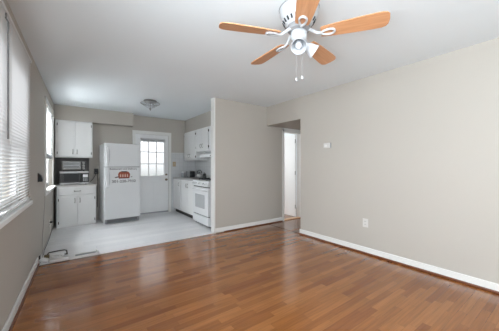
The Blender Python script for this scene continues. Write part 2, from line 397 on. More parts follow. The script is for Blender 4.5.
def blind(name, loc, rz, w, z0, z1, label, tilt, cat='window blind', pitch=0.0235, depth=0.025, wand=None, stack=0, group=None):
    """mini blind along local y (0..w), slats hang at local x=0"""
    r = empty(name, loc, rz, label, cat, group)
    MB().box(-0.018, 0.018, 0, w, z1-0.026, z1, bev=0.004).build('headrail', M['rail'], r)
    s = MB(); z = z1-0.036; zb = z0+0.02+stack*0.0045
    R = Matrix.Rotation(tilt, 3, 'Y')
    while z > zb:
        # slightly crowned slat: two strips
        c0 = R @ Vector((-depth/2, 0, 0)); c1 = R @ Vector((0, 0, 0.002)); c2 = R @ Vector((depth/2, 0, 0))
        vs_ = [[s.bm.verts.new((c.x, y, z+c.z)) for c in (c0, c1, c2)] for y in (0.004, w-0.004)]
        for k in (0, 1): s.bm.faces.new((vs_[0][k], vs_[0][k+1], vs_[1][k+1], vs_[1][k]))
        z -= pitch
    for k in range(stack): s.box(-depth/2, depth/2, 0.004, w-0.004, z0+0.018+k*0.0045, z0+0.0195+k*0.0045)
    s.build('slats', M['slats'], r)
    MB().box(-0.012, 0.012, 0.002, w-0.002, z0, z0+0.016, bev=0.003).build('bottom_rail', M['rail'], r)
    n = max(2, int(w/0.6)+1)
    for i in range(n):
        y = 0.12 + (w-0.24)*i/(n-1)
        MB().tube([(0.0135, y, z0+0.01), (0.0135, y, z1-0.03)], 0.0012, 5).build('ladder_cord', M['rail'], r)
    if wand:
        y, zl, rad = wand
        MB().tube([(0.021, y, zl), (0.021, y, z1-0.085), (0.010, y, z1-0.06), (0.010, y, z1-0.02)], rad, 6).build('tilt_wand', M['wand'], r)
    return r

def window(name, label, s0, s1, z0, z1, casing, loc=LW0, rz=LW_ANG):
    """double hung window in a hole of the left wall; local frame is the wall's"""
    r = empty(name, loc, rz, label, 'window', kind=ST)
    x = -0.055
    f = MB().box(x-0.05, x+0.01, s0, s0+0.03, z0, z1).box(x-0.05, x+0.01, s1-0.03, s1, z0, z1).box(x-0.05, x+0.01, s0, s1, z0, z0+0.03).box(x-0.05, x+0.01, s0, s1, z1-0.03, z1)
    n = 2 if s1-s0 > 1.3 else 1
    w = (s1-s0-0.06)/n
    for k in range(1, n): f.box(x-0.05, x+0.01, s0+0.03+w*k-0.03, s0+0.03+w*k+0.03, z0, z1)
    f.build('window_frame', M['trim'], r)
    for k in range(n):
        a, b = s0+0.03+w*k+(0.03 if k else 0), s0+0.03+w*(k+1)-(0.03 if k < n-1 else 0)
        zm = (z0+z1)/2
        for zz0, zz1, xo in ((zm-0.02, z1-0.03, -0.03), (z0+0.03, zm+0.02, 0.0)):
            sh = MB().box(x+xo-0.018, x+xo, a, a+0.04, zz0, zz1, bev=0.003).box(x+xo-0.018, x+xo, b-0.04, b, zz0, zz1, bev=0.003)
            sh.box(x+xo-0.018, x+xo, a, b, zz0, zz0+0.04, bev=0.003).box(x+xo-0.018, x+xo, a, b, zz1-0.04, zz1, bev=0.003)
            so = sh.build('sash', M['trim'], r)
            MB().box(x+xo-0.011, x+xo-0.008, a+0.03, b-0.03, zz0+0.03, zz1-0.03).build('pane', M['glass'], so)
    if casing:
        c = MB().box(0, 0.018, s0-casing, s0, z0-0.02, z1+casing, bev=0.003).box(0, 0.018, s1, s1+casing, z0-0.02, z1+casing, bev=0.003).box(0, 0.018, s0-casing, s1+casing, z1, z1+casing, bev=0.003)
        c.build('casing', M['trim'], r)
    return r
w1 = window('window_1', 'left living room window behind a closed white blind', *W1, 0)
MB().box(-0.05, 0.052, W1[0]-0.1, W1[1]+0.05, 0.832, 0.875, bev=0.008).build('window_sill', M['trim'], w1)
blind('window_blind', LW(1.56, 0.022), LW_ANG, 1.74, 0.884, 2.28, 'closed white mini blind over the big left living room window', math.radians(-50), pitch=0.026, depth=0.027,
      wand=(2.31-1.56, 1.40, 0.0055))
window('added_window_4', 'unseen window added for light on the left wall behind the viewer', *W0, 0)
w2 = window('window_2', 'kitchen window at the far end of the left wall', *W2, 0.08)
MB().box(-0.05, 0.062, W2[0]-0.06, W2[1]+0.08, 0.815, 0.85, bev=0.008).box(0, 0.018, W2[0]-0.08, W2[1]+0.1, 0.765, 0.815, bev=0.004).build('window_sill', M['trim'], w2)
blind('window_blind', LW(4.806, -0.012), LW_ANG, 1.038, 1.335, 2.165, 'half raised white mini blind in the kitchen window', math.radians(-60), stack=14)
# open mini blind on the back door
db = blind('window_blind', (1.24+gx1+0.012, YR-0.012, 0.01), PI/2, gx1-gx0+0.024, gz1-0.045, gz1+0.05, 'white mini blind drawn up above the back door window', math.radians(4), stack=12,
           wand=(gx1-gx0-0.06, 1.38, 0.003))
# unseen window added behind the viewer to let in fill light
w3 = empty('added_window_3', (0, YB-0.06, 0), 0, 'wide unseen window added for light behind the viewer', 'window', kind=ST)
f = MB()
for x in (0.1, 0.95, 1.82, 2.66): f.box(x, x+0.04, -0.03, 0.03, 0.75, 2.2)
f.box(0.1, 2.7, -0.03, 0.03, 0.75, 0.79).box(0.1, 2.7, -0.03, 0.03, 2.16, 2.2).build('window_frame', M['trim'], w3)
bx('pane', M['glass'], w3, 0.1, 2.7, -0.002, 0.002, 0.75, 2.2)

# ------------------------------------------------------------------ kitchen cabinets
def pull(parent, x, z, length=0.09, vertical=True, y=0.0, m='chrome', r=0.006):
    h = length/2
    if vertical: pts = [(x, y, z-h), (x, y-0.022, z-h+0.012), (x, y-0.026, z), (x, y-0.022, z+h-0.012), (x, y, z+h)]
    else: pts = [(x-h, y, z), (x-h+0.012, y-0.022, z), (x, y-0.026, z), (x+h-0.012, y-0.022, z), (x+h, y, z)]
    return MB().tube(pts, [r*1.5, r, r, r, r*1.5], 8).build('handle', M[m], parent)

def cabinet(name, loc, rz, w, d, z0, z1, label, doors, cat='cabinet', drawers=(), kick=0.0, group=None, frame=0.025, dz=None, hinges=True, hz='low'):
    """local x along the front, +y to the back; doors = [(x0,x1,handle_x or None)]"""
    r = empty(name, loc, rz, label, cat, group)
    b = MB().box(0, w, 0.0, d, z0+kick, z1, bev=0.003)
    b.build('cabinet_body', M['cab'], r)
    if kick: bx('toe_kick', M['cabinside'], r, 0.0, w, 0.06, d, z0, z0+kick)
    d0, d1 = dz or (z0+kick+frame, z1-frame)
    for x0, x1, hx in doors:
        dr = bx('door', M['cab'], r, x0, x1, -0.018, -0.001, d0, d1, bev=0.004)
        if hx is not None:
            hzz = d0+0.10 if hz == 'low' else d1-0.10
            pull(dr, hx, hzz, 0.085, True, -0.018)
            if hinges:
                ex = x0-0.003 if hx > (x0+x1)/2 else x1+0.003
                for zz in (d0+0.07, d1-0.07):
                    MB().box(ex-0.006, ex+0.006, -0.021, -0.001, zz-0.025, zz+0.025, bev=0.002).build('hinge', M['hinge'], dr)
    for x0, x1, a, b2 in drawers:
        dw = bx('drawer', M['cab'], r, x0, x1, -0.018, -0.001, a, b2, bev=0.004)
        pull(dw, (x0+x1)/2, (a+b2)/2, 0.10, False, -0.018, r=0.008)
    return r
cabinet('upper_cabinet', (-0.274, 6.20, 0), 0, 0.627, 0.218, 1.384, 2.14, 'white two door upper cabinet above the microwave', [(0.035, 0.318, 0.285), (0.323, 0.600, 0.356)], frame=0.02)
A7 = math.radians(7)
cabinet('base_cabinet', (-0.242, 5.985, 0.004), A7, 0.655, 0.30, 0.0, 0.795, 'white base cabinet with one drawer under the microwave', [(0.03, 0.325, 0.285), (0.33, 0.625, 0.37)],
        drawers=[(0.03, 0.625, 0.635, 0.775)], dz=(0.03, 0.615), hz='high')
ct = MB().box(-0.008, 0.663, -0.02, 0.31, 0, 0.028, bev=0.006)
tag(ct.build('countertop', M['counter_white'], loc=(-0.242, 5.985, 0.800), rz=A7), 'pale countertop on the small cabinet left of the fridge', 'countertop')
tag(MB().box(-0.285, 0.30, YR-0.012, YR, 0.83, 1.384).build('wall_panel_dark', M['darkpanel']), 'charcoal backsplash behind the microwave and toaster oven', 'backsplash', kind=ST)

RZ = -PI/2
UG = 'white wall cabinets over the stove counter'
cabinet('upper_cabinet', (2.472, 6.41, 0), RZ, 0.77, 0.31, 1.345, 2.10, 'tall white upper cabinet nearest the back door', [(0.02, 0.382, 0.335), (0.388, 0.75, 0.435)], group=UG)
cabinet('upper_cabinet', (2.472, 5.638, 0), RZ, 0.71, 0.31, 1.555, 2.10, 'short white upper cabinet right of the tall one, beside the hood', [(0.02, 0.352, 0.305), (0.358, 0.69, 0.405)], group=UG)
cabinet('upper_cabinet', (2.472, 4.926, 0), RZ, 0.71, 0.31, 1.555, 2.10, 'short white upper cabinet over the hood, mostly hidden by partition wall', [(0.02, 0.352, 0.305), (0.358, 0.69, 0.405)], group=UG)
BG = 'white base cabinets left of the stove'
cabinet('base_cabinet', (2.172, 6.405, 0.004), RZ, 0.565, 0.60, 0.0, 0.872, 'single door white base cabinet in the corner by the back door', [(0.02, 0.545, 0.46)], kick=0.10, group=BG, hinges=False, hz='high')
cabinet('base_cabinet', (2.172, 5.838, 0.004), RZ, 0.835, 0.60, 0.0, 0.872, 'two door white base cabinet directly left of the stove', [(0.02, 0.412, 0.37), (0.42, 0.815, 0.462)], kick=0.10, group=BG, hinges=False, hz='high')
ct = MB().box(0, 1.415, -0.025, 0.612, 0, 0.034, bev=0.006).box(0, 1.415, 0.60, 0.614, 0.034, 0.10, bev=0.004)
tag(ct.build('countertop', M['counter_grey'], loc=(2.172, 6.41, 0.877), rz=RZ), 'grey speckled countertop between back door and stove', 'countertop')

# ------------------------------------------------------------------ range hood and stove
hd = empty('range_hood', (2.80, 4.985, 1.395), RZ, 'white range hood under the short cabinets above the stove', 'range hood')
# local: x along width, y toward the wall is 0..; front at y=-0.52
prof = [(0, 0), (-0.53, 0), (-0.535, 0.055), (-0.34, 0.15), (0, 0.15)]
mt = Matrix(((0, 0, 1, 0), (1, 0, 0, 0), (0, 1, 0, 0), (0, 0, 0, 1)))
MB().prism(prof, 0, 0.76, mt).build('hood_shell', M['appl'], hd)
bx('vent_grille', M['slot'], hd, 0.10, 0.66, -0.34-0.11, -0.34-0.03, 0.108, 0.112)
bx('filter', M['greymetal'], hd, 0.08, 0.68, -0.45, -0.08, -0.006, -0.0005)
bx('switch_panel', M['slot'], hd, 0.50, 0.66, -0.538, -0.5335, 0.018, 0.036)

st = empty('gas_stove', (2.115, 4.985, 0.004), RZ, 'white gas stove with oven window beside the partition wall', 'stove')
SWD = 0.76
MB().box(0, SWD, 0.02, 0.66, 0.03, 0.895, bev=0.006).build('stove_body', M['appl'], st)
bx('toe_base', M['cabinside'], st, 0.03, SWD-0.03, 0.05, 0.64, 0, 0.03)
MB().box(-0.002, SWD+0.002, -0.005, 0.66, 0.895, 0.912, bev=0.006).build('cooktop', M['appl'], st)
bx('backguard', M['appl'], st, 0, SWD, 0.63, 0.672, 0.912, 1.0, bev=0.008)
cp = MB().prism([(-0.03, 0.80), (0.02, 0.80), (0.02, 0.895), (-0.006, 0.895)], 0, SWD, mt)
cpo = cp.build('control_panel', M['appl'], st)
for x in (0.09, 0.20, 0.38, 0.56, 0.67):
    k = MB().lathe([(0.024, 0), (0.022, 0.022), (0.008, 0.024), (0, 0.024)], 20, Matrix.Translation((x, -0.018, 0.847)) @ Matrix.Rotation(PI/2-0.2, 4, 'X')).build('knob', M['appl'], cpo)
    MB().box(x-0.002, x+0.002, -0.046, -0.042, 0.838, 0.862).build('knob_mark', M['slot'], k)
od = MB().box(0.012, SWD-0.012, -0.018, 0.02, 0.225, 0.775, bev=0.008).build('oven_door', M['appl'], st)
bx('oven_window', M['ovenglass'], od, 0.16, 0.60, -0.021, -0.0175, 0.36, 0.63)
MB().tube([(0.05, -0.018, 0.715), (0.06, -0.052, 0.722), (0.15, -0.058, 0.724), (0.61, -0.058, 0.724), (0.70, -0.052, 0.722), (0.71, -0.018, 0.715)], 0.012, 10).build('handle', M['appl'], od)
bx('door_gap', M['slot'], st, 0.01, SWD-0.01, 0.012, 0.0205, 0.205, 0.225)
bx('door_gap', M['slot'], st, 0.01, SWD-0.01, 0.012, 0.0205, 0.775, 0.80)
dwr = MB().box(0.012, SWD-0.012, -0.016, 0.02, 0.045, 0.205, bev=0.008).build('drawer', M['appl'], st)
MB().box(0.2, 0.56, -0.026, -0.014, 0.178, 0.196, bev=0.004).build('handle', M['appl'], dwr)
for gx in (0.20, 0.56):
    for gy in (0.17, 0.46):
        MB().lathe([(0, 0.918), (0.05, 0.918), (0.045, 0.926), (0.02, 0.93), (0, 0.93)], 20, Matrix.Translation((gx, gy, 0))).build('burner', M['iron'], st)
        g = MB()
        for k in range(4):
            a = k*PI/2
            g.tube([(gx+0.03*math.cos(a), gy+0.03*math.sin(a), 0.945), (gx+0.115*math.cos(a), gy+0.115*math.sin(a), 0.945), (gx+0.12*math.cos(a), gy+0.12*math.sin(a), 0.913)], 0.006, 6)
        g.tube([(gx+0.115*math.cos(q*PI/8), gy+0.115*math.sin(q*PI/8), 0.940) for q in range(17)], 0.006, 6)
        g.build('grate', M['iron'], st)
# kettle on the rear burner
kt = empty('kettle', (2.655, 5.86, 0.912), math.radians(200), 'grey kettle on the counter between toaster and stove', 'kettle')
MB().lathe([(0, 0), (0.085, 0), (0.098, 0.02), (0.095, 0.06), (0.065, 0.10), (0.04, 0.115), (0, 0.118)], 28).build('kettle_body', M['steel'], kt)
MB().tube([(0.08, 0, 0.05), (0.12, 0, 0.075), (0.14, 0, 0.11)], [0.02, 0.014, 0.011], 10).build('spout', M['steel'], kt)
MB().tube([(-0.075, 0, 0.09), (-0.085, 0, 0.15), (-0.04, 0, 0.185), (0.03, 0, 0.185), (0.07, 0, 0.15), (0.062, 0, 0.10)], 0.011, 8).build('handle', M['black'], kt)
MB().lathe([(0, 0.115), (0.012, 0.116), (0.016, 0.13), (0.008, 0.14), (0, 0.141)], 14).build('lid_knob', M['black'], kt)
# toaster, canister, black small pot on counter
to = empty('toaster', (2.545, 6.16, 0.911), math.radians(-90), 'black ended chrome toaster at the back of the grey counter', 'toaster')
MB().box(-0.10, 0.10, -0.07, 0.07, 0.012, 0.165, bev=0.02, seg=3).build('toaster_shell', M['steel'], to)
MB().box(-0.135, -0.10, -0.068, 0.068, 0.008, 0.16, bev=0.015, seg=3).build('end_cap', M['black'], to)
MB().box(0.10, 0.135, -0.068, 0.068, 0.008, 0.16, bev=0.015, seg=3).build('end_cap', M['black'], to)
MB().box(-0.09, 0.09, -0.035, -0.012, 0.164, 0.167).box(-0.09, 0.09, 0.012, 0.035, 0.164, 0.167).build('slot', M['slot'], to)
MB().box(0.135, 0.15, -0.02, 0.02, 0.10, 0.118, bev=0.004).build('lever', M['black'], to)
for x in (-0.09, 0.09):
    for y in (-0.05, 0.05): MB().tube([(x, y, 0), (x, y, 0.014)], 0.01, 8).build('foot', M['black'], to)
ca = empty('canister', (2.33, 6.13, 0.911), 0, 'grey lidded canister on the counter left of the toaster', 'canister')
MB().lathe([(0, 0), (0.055, 0), (0.058, 0.01), (0.058, 0.12), (0, 0.12)], 24).build('jar', M['appl2'], ca)
MB().lathe([(0.060, 0.1205), (0.060, 0.14), (0.015, 0.145), (0.015, 0.158), (0, 0.16)], 24).build('lid', M['steel'], ca)

po = empty('coffee_pot', (2.285, 4.785, 0.9555), math.radians(60), 'small black pot on the front burner of the stove', 'pot')
MB().lathe([(0, 0), (0.045, 0), (0.046, 0.01), (0.036, 0.05), (0.030, 0.055), (0.038, 0.085), (0.03, 0.09), (0, 0.10)], 10).build('pot_body', M['black'], po)
MB().tube([(0.034, 0, 0.082), (0.065, 0, 0.085), (0.072, 0, 0.06), (0.064, 0, 0.03)], 0.007, 8).build('handle', M['black'], po)
MB().lathe([(0, 0.10), (0.008, 0.102), (0.009, 0.114), (0, 0.118)], 12).build('lid_knob', M['black'], po)

# ------------------------------------------------------------------ refrigerator
FR = math.radians(4)
fr = empty('refrigerator', (0.528, 5.765, 0.004), FR, 'white top freezer refrigerator between small cabinet and back door', 'refrigerator')
FW, FH = 0.70, 1.68
MB().box(0.004, FW-0.004, 0.066, 0.60, 0.03, FH-0.008, bev=0.008).build('fridge_body', M['appl'], fr)
MB().box(0.004, FW-0.004, 0.058, 0.068, 0.10, FH-0.02).build('door_gasket', M['appl2'], fr)
fz = MB().box(0, FW, 0, 0.058, 1.19, FH, bev=0.012, seg=3).build('freezer_door', M['appl'], fr)
fd = MB().box(0, FW, 0, 0.058, 0.10, 1.18, bev=0.012, seg=3).build('fridge_door', M['appl'], fr)
def fhandle(z0, z1, par):
    x0, x1 = 0.038, 0.078
    m = MB()
    m.prism([(0.0, z0), (0.0, z1), (-0.04, z1-0.03), (-0.058, z1-0.10), (-0.058, z0+0.10), (-0.04, z0+0.03)], x0, x1, mt)
    return m.build('handle', M['appl'], par)
fhandle(1.215, 1.62, fz); fhandle(0.75, 1.155, fd)
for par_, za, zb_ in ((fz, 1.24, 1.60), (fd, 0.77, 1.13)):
    MB().prism([(0.079, za), (0.082, za), (0.104, za+0.09), (0.104, zb_-0.09), (0.082, zb_), (0.079, zb_)], 0.0003, 0.0016, Matrix(((1, 0, 0, 0), (0, 0, -1, 0), (0, 1, 0, 0), (0, 0, 0, 1)))).build('handle_shade', M['handleshade'], par_)  # thin grey sliver painting the handle's shadow line on the door
g = MB().box(0.02, FW-0.02, 0.03, 0.066, 0.012, 0.095, bev=0.004)
go = g.build('base_grille', M['appl2'], fr)
g = MB()
for k in range(4): g.box(0.06, FW-0.06, 0.024, 0.031, 0.026+k*0.016, 0.034+k*0.016)
g.build('grille_slots', M['slot'], go)
MB().box(0.60, 0.69, 0.01, 0.09, FH, FH+0.014, bev=0.005).build('hinge_cap', M['appl'], fr)
MB().box(0.04, FW-0.04, 0.1, 0.58, 0.0, 0.03).build('foot_rail', M['slot'], fr)

def lettering(txt, width, height, x, z, m, par, y=-0.0012, bend=0.0, name='lettering', bold=0.0):
    cu = bpy.data.curves.new('text', 'FONT'); cu.body = txt; cu.align_x = 'CENTER'; cu.align_y = 'CENTER'; cu.extrude = 0.02; cu.offset = bold
    to_ = bpy.data.objects.new('text', cu); COL.objects.link(to_); bpy.context.view_layer.update()
    me = bpy.data.meshes.new_from_object(to_.evaluated_get(bpy.context.evaluated_depsgraph_get()))
    bpy.data.objects.remove(to_); bpy.data.curves.remove(cu)
    xs = [v.co.x for v in me.vertices]; ys = [v.co.y for v in me.vertices]
    sx = width/(max(xs)-min(xs)); sy = height/(max(ys)-min(ys)); cx = (max(xs)+min(xs))/2; cy = (max(ys)+min(ys))/2
    for v in me.vertices:
        px, py, pz = (v.co.x-cx)*sx, (v.co.y-cy)*sy, v.co.z
        v.co = (x+px, y - 0.001*pz/0.02, z+py - bend*(px*2/width)**2)
    me.materials.append(m); o = bpy.data.objects.new(name, me); COL.objects.link(o); o.parent = par; me.name = name
    return o
lettering('Restaurant and Delivery', 0.53, 0.046, 0.365, 1.140, M['text'], fd, bend=0.004, bold=0.012)
lettering('301-220-7930', 0.46, 0.056, 0.37, 0.882, M['text'], fd, bold=0.012)
# decal emblem: rust red rounded building with arched openings and dark swooshes at its foot
FX = Matrix(((1, 0, 0, 0), (0, 0, -1, 0), (0, 1, 0, 0), (0, 0, 0, 1)))
eo = MB().prism([(0.265, 0.945), (0.475, 0.945), (0.488, 1.03), (0.465, 1.075), (0.42, 1.095), (0.32, 1.095), (0.275, 1.075), (0.252, 1.03)], 0.0004, 0.001, FX).build('emblem', M['decalred'], fd)
for x in (0.30, 0.345, 0.39, 0.435):
    MB().prism([(x-0.010, 0.972), (x+0.010, 0.972), (x+0.010, 1.015), (x, 1.04), (x-0.010, 1.015)], 0.0011, 0.0016, FX).build('emblem_window', M['decalpale'], eo)
MB().prism([(0.315, 1.07), (0.425, 1.07), (0.415, 1.095), (0.325, 1.095)], 0.0011, 0.0017, FX).build('emblem_roof', M['decaldark'], eo)
MB().prism([(0.185, 0.968), (0.262, 0.99), (0.262, 0.965), (0.205, 0.953)], 0.0004, 0.0012, FX).build('emblem_swoosh', M['decaldark'], eo)
MB().prism([(0.485, 0.966), (0.535, 0.984), (0.525, 0.964)], 0.0004, 0.0012, FX).build('emblem_swoosh', M['decaldark'], eo)
MB().prism([(0.27, 0.94), (0.47, 0.94), (0.465, 0.956), (0.275, 0.956)], 0.0011, 0.0018, FX).build('emblem_base', M['decaldark'], eo)

# ------------------------------------------------------------------ microwave and toaster oven
ZC = 0.829
mw = empty('microwave', (-0.205, 6.075, ZC), math.radians(4), 'black and silver microwave on the pale countertop', 'microwave')
MB().box(0, 0.485, 0.012, 0.30, 0.012, 0.268, bev=0.005).build('microwave_case', M['black'], mw)
MB().box(0, 0.485, 0.0, 0.012, 0.235, 0.272, bev=0.003).box(0, 0.485, 0.0, 0.012, 0.012, 0.045, bev=0.003).build('silver_trim', M['silver'], mw)
md = MB().box(0.0, 0.365, -0.004, 0.012, 0.056, 0.234, bev=0.003).build('door', M['black'], mw)
bx('door_window', M['blackglass'], md, 0.065, 0.315, -0.0065, -0.0035, 0.075, 0.218)
MB().tube([(0.35, -0.004, 0.07), (0.35, -0.028, 0.085), (0.35, -0.028, 0.205), (0.35, -0.004, 0.22)], 0.006, 8).build('handle', M['black'], md)
pn = MB().box(0.367, 0.485, -0.003, 0.012, 0.056, 0.234, bev=0.003).build('control_panel', M['black'], mw)
bx('display', M['appl'], pn, 0.385, 0.47, -0.006, -0.0025, 0.15, 0.205)
for i in range(3):
    for j in range(3): bx('button', M['appl2'], pn, 0.388+i*0.028, 0.408+i*0.028, -0.006, -0.0025, 0.068+j*0.026, 0.086+j*0.026)
for x in (0.04, 0.44):
    for y in (0.04, 0.27): MB().tube([(x, y, 0), (x, y, 0.013)], 0.012, 10).build('foot', M['black'], mw)
ov = empty('toaster_oven', (-0.165, 6.115, ZC+0.272), math.radians(2), 'small silver toaster oven on top of the microwave', 'toaster oven')
MB().box(0, 0.40, 0.01, 0.25, 0.02, 0.21, bev=0.006).build('oven_case', M['darksteel'], ov)
dr = MB().box(0.005, 0.305, -0.006, 0.01, 0.03, 0.20, bev=0.003).build('door', M['darksteel'], ov)
bx('door_window', M['greyoven'], dr, 0.022, 0.288, -0.009, -0.0055, 0.065, 0.18)
MB().box(0.02, 0.29, -0.03, -0.006, 0.04, 0.056, bev=0.004).build('handle', M['darksteel'], dr)
bx('rack_line', M['appl2'], dr, 0.03, 0.28, -0.0105, -0.0085, 0.118, 0.124)
pn = MB().box(0.31, 0.398, -0.004, 0.01, 0.03, 0.20, bev=0.003).build('control_panel', M['black'], ov)
for z in (0.06, 0.115, 0.17):
    k = MB().lathe([(0.026, 0), (0.026, 0.004), (0.018, 0.006), (0.016, 0.024), (0, 0.025)], 18, Matrix.Translation((0.354, -0.004, z)) @ Matrix.Rotation(PI/2, 4, 'X')).build('knob', M['darksteel'], pn)
for x in (0.03, 0.37):
    for y in (0.03, 0.22): MB().tube([(x, y, 0), (x, y, 0.021)], 0.012, 10).build('foot', M['black'], ov)

# ------------------------------------------------------------------ wall plates, thermostat, outlets
def plate(name, loc, rz, w, h, m, label, cat, kind, group=None):
    """faces local -y"""
    r = empty(name, loc, rz, label, cat, group)
    MB().box(-w/2, w/2, -0.007, 0, -h/2, h/2, bev=0.003).build('cover_plate', m, r)
    if kind == 'outlet':
        for z in (0.02, -0.02):
            s = MB().box(-0.016, 0.016, -0.010, -0.006, z-0.014, z+0.014, bev=0.004).build('socket', M['plate'], r)
            MB().box(-0.008, -0.005, -0.0115, -0.0095, z-0.004, z+0.008).box(0.005, 0.008, -0.0115, -0.0095, z-0.004, z+0.008).build('socket_slots', M['slot'], s)
    if kind == 'switch':
        MB().box(-0.005, 0.005, -0.018, -0.006, -0.004, 0.014, bev=0.002).build('toggle', M['plate'], r)
    return r
plate('wall_outlet', (XR, 1.79, 0.425), RZ, 0.075, 0.118, M['plate'], 'white duplex outlet low on the large right wall', 'outlet', 'outlet')
plate('light_switch', (2.19, YR-0.008, 1.255), 0, 0.085, 0.125, M['tanplate'], 'tan light switch plate on tile right of the back door', 'light switch', 'switch')
th = empty('thermostat', (XR, 2.405, 1.535), RZ, 'small white thermostat on the right wall near the hall', 'thermostat')
MB().box(-0.065, 0.055, -0.028, 0, -0.035, 0.04, bev=0.006).build('thermostat_case', M['plate'], th)
bx('dial_window', M['trim'], th, -0.045, 0.0, -0.032, -0.027, -0.018, 0.015, bev=0.002)
MB().box(0.055, 0.062, -0.02, 0, -0.036, 0.04, bev=0.001).build('side_grille', M['appl2'], th)

# outlet with cord behind the fridge gap
ow = plate('wall_outlet', (0.435, YR, 1.09), 0, 0.075, 0.118, M['slot'], 'dark outlet plate on the rear wall left of the fridge', 'outlet', 'outlet')
pl = MB().box(0.405, 0.465, YR-0.06, YR-0.012, 1.075, 1.13, bev=0.008)
plo = tag(pl.build('power_plug', M['black']), 'black plug with cord in the outlet left of the fridge', 'plug')
MB().tube([(0.435, YR-0.05, 1.08), (0.41, YR-0.06, 1.0), (0.37, YR-0.07, 0.93), (0.345, YR-0.08, 0.90), (0.32, YR-0.07, 0.87)], 0.006, 6).build('cord', M['black'], plo)
MB().tube([(0.45, YR-0.05, 1.08), (0.455, YR-0.05, 0.9), (0.45, YR-0.05, 0.6), (0.455, YR-0.05, 0.3)], 0.007, 6).build('cord', M['black'], plo)

# small black box between the two left windows
bk = empty('wall_box', LW(4.08, 0, 1.03), LW_ANG, 'small black wall mounted holder between the two left windows', 'wall holder')
MB().prism([(0.0, -0.015), (0.042, -0.015), (0.046, 0.01), (0.034, 0.06), (0.014, 0.085), (0.0, 0.085)], -0.045, 0.045, Matrix(((1, 0, 0, 0), (0, 0, 1, 0), (0, 1, 0, 0), (0, 0, 0, 1)))).build('holder_body', M['black'], bk)
MB().box(0.0, 0.006, -0.05, 0.05, -0.02, 0.095, bev=0.002).build('back_plate', M['blackcable'], bk)
# low outlet with plug on left wall
lo = plate('wall_outlet', LW(5.33, 0, 0.24), LW_ANG+PI/2, 0.075, 0.118, M['plate'], 'low outlet on the left wall under the kitchen window', 'outlet', 'outlet')

# ------------------------------------------------------------------ cables and floor items in the left corner
cb = empty('wall_cable', LW(4.0, 0, 0), LW_ANG, 'thin grey cable running down the left wall to the floor', 'cable')
MB().tube([(0.006, 0.72, 0.82), (0.006, 0.70, 0.7), (0.006, 0.62, 0.55), (0.006, 0.55, 0.40), (0.006, 0.45, 0.25), (0.01, 0.36, 0.14), (0.022, 0.26, 0.05), (0.03, 0.2, 0.012)], 0.0028, 6).build('cable', M['greycable'], cb)
pc = empty('extension_cable', LW(5.33, 0, 0), LW_ANG, 'dark plug and cord dropping from the low left wall outlet', 'cord')
MB().box(0.012, 0.05, -0.018, 0.018, 0.245, 0.275, bev=0.006).build('plug', M['blackcable'], pc)
MB().tube([(0.04, 0, 0.25), (0.035, -0.01, 0.12), (0.018, -0.1, 0.03), (0.015, -0.4, 0.008), (0.014, -0.8, 0.008), (0.03, -1.02, 0.008)], 0.0035, 6).build('cord', M['blackcable'], pc)

def coil(cx, cy, r, z, n, wob, rad, m, name, par):
    pts = []
    for i in range(n*14+1):
        a = 2*PI*i/14; rr = r*(1+wob*math.sin(a*0.37+i))
        pts.append((cx+rr*math.cos(a), cy+rr*0.75*math.sin(a), z+rad+0.018*abs(math.sin(a*0.5+0.3))+0.006*(i/14)))
    return MB().tube(pts, rad, 6).build(name, m, par)
wc = empty('cable_coil', LW(3.985, 0.065, 0.004), LW_ANG, 'tangled white cable coil on the floor against the left baseboard', 'cable')
coil(0, 0, 0.042, 0.0, 5, 0.2, 0.007, M['whitecable'], 'coil_loops', wc)
MB().tube([(-0.03, -0.03, 0.02), (-0.04, 0.0, 0.06), (-0.042, 0.02, 0.09)], 0.007, 6).build('cable_end', M['blackcable'], wc)
ps = empty('power_strip', LW(3.945, 0.13, 0.005), LW_ANG-math.radians(2), 'white power strip lying along the kitchen floor edge', 'power strip')
MB().box(-0.01, 0.20, -0.035, 0.025, 0, 0.042, bev=0.01, seg=3).build('strip_body', M['whitecable'], ps)
for k in range(4):
    s = MB().box(0.015+k*0.045, 0.045+k*0.045, -0.018, 0.010, 0.0415, 0.044, bev=0.002).build('socket', M['plate'], ps)
coil(0.06, -0.01, 0.05, 0.04, 3, 0.25, 0.006, M['whitecable'], 'flex_cord', ps)
pa = empty('power_adapter', LW(4.10, 0.085, 0.004), LW_ANG+0.1, 'olive brown adapter block beside the white power strip', 'adapter')
MB().box(-0.03, 0.025, -0.022, 0.025, 0, 0.06, bev=0.008).build('adapter_body', M['olive'], pa)
MB().tube([(0.0, 0.0, 0.058), (0.02, 0.005, 0.082), (0.10, 0.02, 0.080), (0.18, 0.035, 0.075), (0.205, 0.04, 0.062), (0.212, 0.04, 0.012), (0.19, 0.075, 0.006)], 0.008, 8).build('cord', M['blackcable'], pa)
# white floor edging strip and vent register
tag(MB().box(-0.09, 0.30, 3.932, 3.952, 0.0045, 0.013, bev=0.004).build('edge_strip', M['trim']), 'short white edging strip where vinyl meets wood', 'edging strip')
vr = empty('floor_vent', (0.02, 3.965, 0.005), math.radians(2), 'white floor vent register with grey louvers', 'floor vent')
MB().box(0, 0.27, 0, 0.015, 0, 0.01, bev=0.003).box(0, 0.27, 0.095, 0.11, 0, 0.01, bev=0.003).box(0, 0.015, 0, 0.11, 0, 0.01, bev=0.003).box(0.255, 0.27, 0, 0.11, 0, 0.04, bev=0.003).build('vent_frame', M['trim'], vr)
MB().box(0.015, 0.255, 0.015, 0.095, 0, 0.003).build('vent_pan', M['greymetal'], vr)
m = MB()
for k in range(16): m.box(0.022+k*0.0145, 0.026+k*0.0145, 0.017, 0.093, 0.0032, 0.009)
m.build('louvers', M['appl2'], vr)

